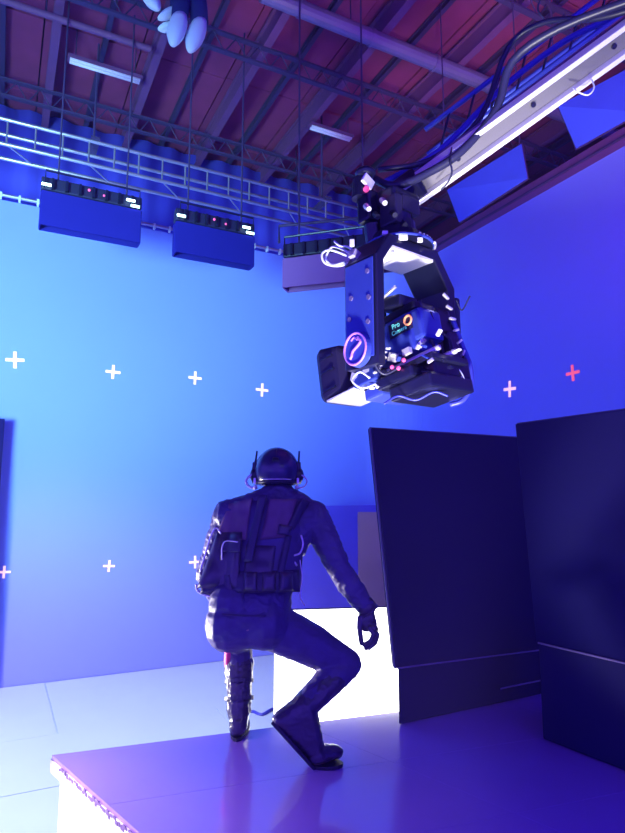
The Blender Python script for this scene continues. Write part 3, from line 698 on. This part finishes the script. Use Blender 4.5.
# boots targets
heelR, ballR, toeR = J(284, 722, 2.66), J(316, 750, 2.72), J(330, 757, 2.76)
ballR.z = .040; toeR.z = .034
heelL, toeL = J(238, 734, 3.06), J(240, 722, 3.26)
heelL.z = .058; toeL.z = .045; anL = Vector((heelL.x, heelL.y + .03, .12))
I3 = Vector
lean = Matrix.Rotation(R(-18), 3, 'X')
def body_groups(g):
    """g: extra thickness of a clothing layer"""
    G = {}
    G['torso'] = [
        [(neck + I3((0, -.0, -.03)), (.055 + g, .05 + g, .05), None), (shL + I3((.03, 0, .01)), .052 + g, None), (shR + I3((-.03, 0, .01)), .052 + g, None), (chest + I3((0, .01, .05)), (.15 + g, .10 + g, .10), lean)],
        [(shL + I3((.045, 0, -.02)), .06 + g, None), (shR + I3((-.045, 0, -.02)), .06 + g, None), (chest + I3((0, 0, -.02)), (.155 + g, .105 + g, .12), lean), (waist, (.135 + g, .10 + g, .07), lean)],
        [(waist, (.135 + g, .10 + g, .08), lean), (pelvis + I3((0, 0, .03)), (.16 + g, .115 + g, .09), None)]]
    G['hips'] = [
        [(waist + I3((0, 0, -.03)), (.135 + g, .10 + g, .06), None), (pelvis + I3((-.01, 0, 0)), (.185 + g, .13 + g, .10), None)],
        [(hipL + I3((.0, -.045, .005)), (.10 + g, .11 + g, .11 + g), None), (pelvis + I3((0, -.03, -.03)), (.12, .10, .10), None), (waist + I3((-.05, 0, -.06)), (.15 + g, .10, .05), None)], [(pelvis + I3((-.085, -.02, .06)), .10 + g, None), (pelvis + I3((-.02, -.02, -.02)), .10, None)],
        [(hipR + I3((-.01, -.04, .0)), (.10 + g, .11 + g, .105 + g), None), (pelvis + I3((0, -.03, -.03)), (.12, .10, .10), None), (waist + I3((.02, 0, -.05)), (.12, .09, .05), None)]]
    G['legs'] = [
        [(hipL, .092 + g, None), (knL.lerp(hipL, .5), .080 + g, None)], [(knL.lerp(hipL, .5), .080 + g, None), (knL, .060 + g, None)],
        [(knL, .058 + g, None), (knL.lerp(anL, .3), (.056 + g, .062 + g, .06), None)], [(knL.lerp(anL, .3), (.056 + g, .062 + g, .06), None), (anL, .040 + g, None)],
        [(hipR + I3((-.01, 0, 0)), .098 + g, None), (knR.lerp(hipR, .5), .086 + g, None)], [(knR.lerp(hipR, .5), .086 + g, None), (knR, .062 + g, None)],
        [(knR, .060 + g, None), (knR.lerp(anR, .3), .060 + g, None)], [(knR.lerp(anR, .3), .060 + g, None), (anR, .042 + g, None)]]
    G['arms'] = [
        [(shL, .060 + g, None), (elL, .044 + g, None)], [(elL, .043 + g, None), (wrL, .030 + g, None)],
        [(shR, .062 + g, None), (shR.lerp(elR, .5), .054 + g, None)], [(shR.lerp(elR, .5), .054 + g, None), (elR, .043 + g, None)],
        [(elR, .043 + g, None), (elR.lerp(wrR, .35), .044 + g, None)], [(elR.lerp(wrR, .35), .044 + g, None), (wrR, .029 + g, None)]]
    return G
g0 = body_groups(0)
# hands (five fingers each)
def hand(wr, pts, g=0):
    """pts: list of finger chains (points, radius)"""
    out = []
    for ch, r in pts:
        for i, (a, b) in enumerate(zip(ch, ch[1:])): out.append([(a, (r + g) * (1 - .06 * i), None), (b, (r + g) * (1 - .06 * (i + 1)), None)])
    return out
def JH(x, y, dy=0): return J(x, y, 2.83 + dy)
palmR = [[(wrR, (.026, .024, .026), None), (JH(361, 623), .017, None), (JH(373, 624, .02), .017, None), (JH(371, 618, -.02), .015, None)],
         [(JH(361, 621), .015, None), (JH(365, 628), .014, None), (JH(375, 629, .03), .014, None), (JH(374, 628, -.03), .013, None)]]
fR = [([JH(360, 618, -.01), JH(359.5, 628, -.02), JH(360.5, 636, -.02), JH(361.5, 643, -.01)], .0105),                   # thumb
      ([JH(370, 628, -.035), JH(374, 634, -.045), JH(371, 641, -.04), JH(364.5, 645, -.02)], .0098),
      ([JH(372, 629, -.012), JH(376, 636, -.018), JH(373, 644, -.014), JH(366, 648, -.006)], .0100),
      ([JH(373, 629, .012), JH(377.5, 635, .012), JH(375, 643, .016), JH(369, 648, .014)], .0095),
      ([JH(372, 628, .034), JH(376, 633, .038), JH(374.5, 640, .042), JH(370, 645, .038)], .0085)]
palmL = [[(wrL, .026, None), (hdL + I3((-.03, 0, 0)), .016, None), (hdL + I3((.03, 0, .0)), .016, None)]]
fL = []
for k, (dx, ln) in enumerate(((-.033, .07), (-.011, .08), (.011, .075), (.032, .06))):
    b = hdL + I3((dx, .01, .0)); fL.append(([b, b + I3((dx * .2, ln * .45, .006)), b + I3((dx * .3, ln * .8, -.012)), b + I3((dx * .3, ln, -.035))], .0095))
fL.append(([hdL + I3((.03, -.03, 0)), hdL + I3((.055, 0, -.01)), hdL + I3((.062, .03, -.025))], .0105))
handsR = palmR + hand(wrR, fR); handsL = palmL + hand(wrL, fL)
hq = Matrix.Rotation(R(-12), 3, 'X')
head_g = [[(headc + I3((0, 0, .01)), (.076, .092, .095), hq), (headc + I3((0, .045, -.06)), (.045, .05, .05), None)],
          [(neck + I3((0, .0, -.02)), (.060, .058, .04), None), (headc + I3((0, .0, -.05)), (.055, .055, .03), None)],
          [(headc + I3((0, .098, -.015)), (.012, .014, .024), None)],
          [(headc + I3((-.076, .005, -.01)), (.010, .020, .030), None)], [(headc + I3((.076, .005, -.01)), (.010, .020, .030), None)],
          [(headc + I3((0, .088, -.058)), (.024, .012, .008), None)]]
feet = [[(anL, .04, None), (heelL, .035, None)], [(heelL, .035, None), (toeL, .03, None)], [(anR, .042, None), (heelR, .032, None)], [(anR, .035, None), (heelR, .03, None), (ballR, .03, None)], [(ballR, .03, None), (toeR, .024, None)]]
allg = sum((g0[k] for k in g0), []) + handsR + handsL + head_g + feet
body = shape('body', allg, .0055, 'skin', man, 2)
for s in (-1, 1):
    m = MB(); m.sph(headc + I3((s * .03, .087, .012)), .012, u=10, v=8); m.build('eye', 'white', body, smooth=True)
# clothing
g1 = body_groups(.014)
jacket = shape('jacket', g1['torso'] + [[(neck + I3((0, 0, .035)), (.086, .078, .035), None), (chest + I3((0, 0, .08)), (.1, .09, .05), None)],
     [(neck + I3((0, 0, .022)), (.115, .07, .028), None), (shL + I3((.02, 0, .022)), .055, None), (shR + I3((-.02, 0, .022)), .055, None)],
     # rucked sleeve rings
     ] + g1['arms'], .0065, 'suit', man, 2, (.013, (13, 13, 20), None))
trousers = shape('trousers', body_groups(.012)['hips'] + body_groups(.012)['legs'], .0065, 'suit', man, 2, (.007, (9, 9, 14), None))
gl = [[(c, (r[0] + .004,) * 3 if isinstance(r, tuple) else r + .003, q) for c, r, q in gg] for gg in handsR]
shape('glove', gl, .003, 'leather', man, 1)
gl = [[(c, (r[0] + .004,) * 3 if isinstance(r, tuple) else r + .003, q) for c, r, q in gg] for gg in handsL]
shape('glove', gl, .004, 'leather', man, 1)
# sleeve cuffs
for a, b in ((elR, wrR), (elL, wrL)):
    d_ = (b - a).normalized(); m = MB(); c = a + (b - a) * .86
    m.cyl(c, c + d_ * .05, .046, .048, 20); m.tube([c + d_ * .05 + (d_.orthogonal().normalized() * math.cos(k * math.pi / 10) + d_.cross(d_.orthogonal().normalized()) * math.sin(k * math.pi / 10)) * .046 for k in range(20)], .005, 6, True); m.build('sleeve_cuff', 'leather', jacket, smooth=True)
# boots: shaft and foot
def toward(a, b, t): return a.lerp(b, t)
bR = [[(toward(knR, anR, .38), (.078, .075, .06), None), (toward(knR, anR, .75), (.068, .066, .05), None)],
      [(toward(knR, anR, .75), (.066, .064, .05), None), (anR, (.062, .058, .055), None)],
      [(anR, (.060, .056, .055), None), (heelR + I3((-.012, 0, .01)), (.040, .042, .036), None)],
      [(anR + I3((.015, 0, -.01)), (.055, .054, .05), None), (heelR, (.036, .042, .03), None), (ballR + I3((-.01, 0, .032)), (.05, .052, .036), None)],
      [(ballR + I3((0, 0, .015)), (.05, .052, .038), None), (toeR + I3((.02, .01, .012)), (.040, .044, .030), None)]]
boR = shape('boot', bR, .005, 'leather', man, 2, (.006, (16, 16, 24), None))
bL = [[(toward(knL, anL, .35), (.078, .075, .05), None), (toward(knL, anL, .75), (.064, .066, .05), None)],
      [(toward(knL, anL, .75), (.063, .066, .05), None), (anL, (.060, .064, .05), None)],
      [(anL, (.054, .058, .05), None), (heelL + I3((0, -.01, .0)), (.044, .045, .045), None)],
      [(anL, (.052, .055, .05), None), (heelL, (.042, .042, .042), None), (toeL, (.046, .05, .035), None)]]
boL = shape('boot', bL, .005, 'leather', man, 2, (.008, (16, 16, 26), None))
# soles
m = MB(); dR = (ballR - heelR); q = dR.to_track_quat('X', 'Z').to_matrix(); dn = (q @ Vector((0, 0, -1)))
pts = []
for k in range(16):
    an = k * math.pi / 8; pts.append(heelR.lerp(ballR, .5) + dn * .030 + q @ Vector((math.cos(an) * (dR.length / 2 + .042), math.sin(an) * .046, 0)))
m.prism(pts, dn * .014)
pts = [Vector((ballR.x + .045 + .075 * math.cos(k * math.pi / 8), ballR.y + .01 + .048 * math.sin(k * math.pi / 8), .002)) for k in range(16)]
m.prism(pts, (0, 0, .014)); m.build('sole', 'blackm', boR)
m = MB(); m.prism([Vector((heelL.x + .047 * math.cos(k * math.pi / 8), (heelL.y + toeL.y) / 2 + .16 * math.sin(k * math.pi / 8), .002)) for k in range(16)], (0, 0, .014)); m.build('sole', 'blackm', boL)
def strap_ring(c, ax, r, wd, mt, parent, nm='strap'):
    ax = ax.normalized(); o1 = ax.orthogonal().normalized(); o2 = ax.cross(o1); m = MB(); ra = []
    for k in range(24):
        an = k * math.pi / 12; e = (o1 * math.cos(an) + o2 * math.sin(an))
        ra.append([m.bm.verts.new(c + e * r - ax * wd / 2), m.bm.verts.new(c + e * (r + .005) - ax * wd / 2), m.bm.verts.new(c + e * (r + .005) + ax * wd / 2), m.bm.verts.new(c + e * r + ax * wd / 2)])
    for k in range(24):
        a, b = ra[k], ra[(k + 1) % 24]
        for i in range(4): m.bm.faces.new((a[i], b[i], b[(i + 1) % 4], a[(i + 1) % 4]))
    return m.build(nm, mt, parent, smooth=False)
axL = anL - knL
for tt in (.6, .84): strap_ring(toward(knL, anL, tt), axL, .069, .018, 'strap', boL)
axR = anR - knR
# red panel on the left shin
c = toward(knL, anL, .16); m = MB(); m.sph(c + I3((-.045, -.035, -.03)), .04, (.7, .9, 2.0)); tag(m.build('shin_panel', 'red', trousers, smooth=True), 'red panel on the left shin')

# vest: quilted yoke, back pad, shoulder straps, belt with pouches
def back_y(x, z):
    """approximate y of the back surface at local x, z"""
    t = (z - waist.z) / (chest.z - waist.z)
    c = waist.lerp(chest, max(-.6, min(1.6, t))); dx = (x - c.x) / .18
    return c.y - .125 * math.sqrt(max(.08, 1 - dx * dx))
def patch(name, poly, mt, parent, off=.006, th=.012, wr=.0, nx=10, nz=10):
    """cloth panel on the back bounded by four picture corners (tl,tr,br,bl)"""
    m = MB(); q = [J(x, y, 2.76) for x, y in poly]; fr_ = []; bk = []
    for j in range(nz + 1):
        rowf = []; rowb = []
        for i in range(nx + 1):
            u, v = i / nx, j / nz
            p = (q[0] * (1 - u) + q[1] * u) * (1 - v) + (q[3] * (1 - u) + q[2] * u) * v
            y = back_y(p.x, p.z) - off; edge = min(u, 1 - u, v, 1 - v)
            y -= th * min(1, edge * 5 + .25)
            y += wr * noise.noise(Vector((p.x * 22, p.z * 16, 3)))
            # keep the silhouette: move along the view ray to the chosen depth
            s = (y + PO.y) / (q[0].y + PO.y)
            P = (p + PO - Vector((0, 0, EYE))) * s + Vector((0, 0, EYE)) - PO; P.y = y
            rowf.append(m.bm.verts.new(P)); rowb.append(m.bm.verts.new(P + Vector((0, th + .03, 0))))
        fr_.append(rowf); bk.append(rowb)
    for j in range(nz):
        for i in range(nx):
            m.bm.faces.new((fr_[j][i], fr_[j][i + 1], fr_[j + 1][i + 1], fr_[j + 1][i])); m.bm.faces.new((bk[j][i], bk[j + 1][i], bk[j + 1][i + 1], bk[j][i + 1]))
    for j in range(nz): m.bm.faces.new((fr_[j][0], fr_[j + 1][0], bk[j + 1][0], bk[j][0])); m.bm.faces.new((fr_[j][nx], bk[j][nx], bk[j + 1][nx], fr_[j + 1][nx]))
    for i in range(nx): m.bm.faces.new((fr_[0][i], bk[0][i], bk[0][i + 1], fr_[0][i + 1])); m.bm.faces.new((fr_[nz][i], fr_[nz][i + 1], bk[nz][i + 1], bk[nz][i]))
    return m.build(name, mt, parent, smooth=True)
vest = patch('vest', [(234, 501), (307, 500), (300, 592), (201, 592)], 'suit', man, .0, .03, .016, 18, 18)
patch('shoulder_panel', [(229, 504), (252, 498), (246, 540), (214, 541)], 'shoul', vest, .034, .010, .02)
patch('shoulder_panel', [(270, 499), (297, 499), (286, 537), (260, 540)], 'shoul', vest, .034, .010, .02)
patch('back_strap', [(259, 495), (267, 495), (252, 562), (243, 562)], 'strap', vest, .046, .010, 0, 4, 16)
patch('back_strap', [(302, 498), (310, 502), (294, 530), (287, 527)], 'strap', vest, .046, .010, 0, 4, 10)
patch('back_strap', [(286, 534), (292, 536), (284, 574), (277, 574)], 'strap', vest, .042, .010, 0, 4, 12)
patch('strap_buckle', [(279, 524), (292, 526), (289, 536), (277, 534)], 'leather', vest, .05, .012)
patch('side_pack', [(217, 532), (242, 532), (238, 590), (197, 588)], 'leather', vest, .040, .03, .012)
patch('pack_flap', [(222, 540), (241, 540), (240, 552), (219, 552)], 'strap', vest, .072, .006)
patch('back_seam_panel', [(246, 545), (276, 546), (272, 580), (243, 580)], 'leather', vest, .034, .008, .01)
belt = patch('belt', [(204, 572), (299, 570), (300, 592), (200, 594)], 'strap', man, .030, .022, .004, 20, 6)
for x0 in (219, 244, 263, 280):
    patch('belt_pouch', [(x0, 572), (x0 + 13, 572), (x0 + 13, 591), (x0 - 1, 591)], 'leather', belt, .052, .018, .004, 6, 6)
# silver lines that stand in for lit edges and highlights on the suit
def lit_line(pts, Y, r, mt, nm, parent):
    m = MB(); m.tube(bez([J(x, y, Y) for x, y in pts], 24), r, 6); return m.build(nm, mt, parent, smooth=True)
lit_line([(221, 534), (216, 528), (211, 536), (206, 552), (200, 572)], 2.74, .0045, 'silver', 'lit_edge_line', vest)
lit_line([(196, 584), (198, 591), (206, 595), (210, 596)], 2.78, .007, 'silver', 'lit_edge_line', vest)
lit_line([(301, 535), (303, 544), (300, 553), (292, 557), (297, 566)], 2.78, .005, 'silver', 'lit_edge_line', vest)
lit_line([(300, 560), (302, 578), (300, 596), (305, 606)], 2.76, .003, 'silver', 'lit_edge_line', trousers)
lit_line([(238, 542), (226, 541), (222, 548), (222, 560)], 2.68, .003, 'silver', 'lit_edge_line', vest)
# trouser back details
m = MB(); m.tube(bez([pelvis + I3((-.14, -.10, .03)), pelvis + I3((-.07, -.145, .035)), pelvis + I3((0, -.135, .03)), pelvis + I3((.08, -.135, .03))], 20), .004, 6); m.build('seam', 'strap', trousers, smooth=True)

# helmet
hc = headc + I3((0, -.008, .000))
m = MB(); prof = []; NU = 28; NV = 18; rows_ = []
for j in range(NV + 1):
    th = R(8 + (128 - 8) * j / NV); row = []
    for k in range(NU):
        ph = 2 * math.pi * k / NU
        r = Vector((.106 * math.sin(th) * math.cos(ph), .125 * math.sin(th) * math.sin(ph), .112 * math.cos(th)))
        row.append(m.bm.verts.new(hc + r))
    rows_.append(row)
top = m.bm.verts.new(hc + I3((0, 0, .1125)))
for k in range(NU): m.bm.faces.new((top, rows_[0][k], rows_[0][(k + 1) % NU]))
for j in range(NV):
    for k in range(NU):
        ph = math.degrees(2 * math.pi * (k + .5) / NU)
        if j >= 8 and 50 < ph < 130: continue       # face opening, turned away from the viewer
        m.bm.faces.new((rows_[j][k], rows_[j + 1][k], rows_[j + 1][(k + 1) % NU], rows_[j][(k + 1) % NU]))
hel = m.build('helmet', 'helmet', man, smooth=True); so = hel.modifiers.new('t', 'SOLIDIFY'); so.thickness = .008; so.offset = 1
m = MB(); m.tube([hc + Vector((.095 * math.cos(R(a)), .115 * math.sin(R(a)), -.058)) for a in range(-230, 51, 10)], .010, 8); m.build('helmet_rim', 'blackm', hel, smooth=True)
m = MB(); m.tube([hc + Vector((.104 * math.cos(R(a)), .122 * math.sin(R(a)), -.046)) for a in range(-140, -40, 8)], .0035, 6); m.build('rim_trim', 'silver', hel, smooth=True)
m = MB(); m.box(hc + I3((0, -.115, .045)), (.03, .02, .03), Matrix.Rotation(.5, 3, 'X'), .004); m.build('helmet_latch', 'black', hel)
m = MB()
m.tube([hc + Vector((.002, -.128 * math.cos(R(a)), .116 * math.sin(R(a)))) for a in range(-10, 120, 8)], .005, 6); m.build('crest_ridge', 'black', hel, smooth=True)
for s in (-1, 1):
    m = MB(); c = hc + I3((s * .108, .0, -.022)); m.cyl(c - I3((s * .012, 0, 0)), c + I3((s * .016, 0, 0)), .050, .042, 20); m.sph(c + I3((s * .012, 0, 0)), .034, (.5, 1, 1)); ec = m.build('ear_cup', 'black', hel)
    m = MB(); m.box(c + I3((s * .004, -.02, .045)), (.02, .03, .04), None, .004); m.cyl(c + I3((s * .002, -.02, .05)), c + I3((s * (-.008 if s < 0 else .006), -.02, .122)), .0058, .0045, 8); m.build('antenna', 'black', hel)
    m = MB(); m.tube(bez([c + I3((s * .0, -.02, .005)), c + I3((s * .025, -.03, -.004)), c + I3((s * .045, -.03, -.03)), c + I3((s * .03, -.03, -.058)), c + I3((-s * .004, -.04, -.068))], 20), .0065 if s < 0 else .004, 8); tag(m.build('side_tube', 'ring', hel, smooth=True), 'pale curved tube at the ear')
    m = MB(); m.sph(c + I3((-s * .004, -.045, -.062)), .012, u=10, v=8); m.box(c + I3((0, -.045, -.03)), (.012, .012, .03), None, .003); m.build('hinge', 'silver', hel)
# ------------------------------------------------------------------ haze volume added over the whole stage to lift the blacks, like veiling glare
hz = bpy.data.materials.new('added_haze'); hz.use_nodes = True; nt = hz.node_tree; nt.nodes.clear()
vo = nt.nodes.new('ShaderNodeVolumeScatter'); vo.inputs['Density'].default_value = ADDED_HAZE; vo.inputs['Color'].default_value = (.35, .22, 1, 1); vo.inputs['Anisotropy'].default_value = .2
om = nt.nodes.new('ShaderNodeOutputMaterial'); nt.links.new(vo.outputs[0], om.inputs['Volume'])
m = MB(); m.box((2, 6, 3.05), (34, 30, 6.3)); o = m.build('added_haze', hz)
tag(o, kind='structure')
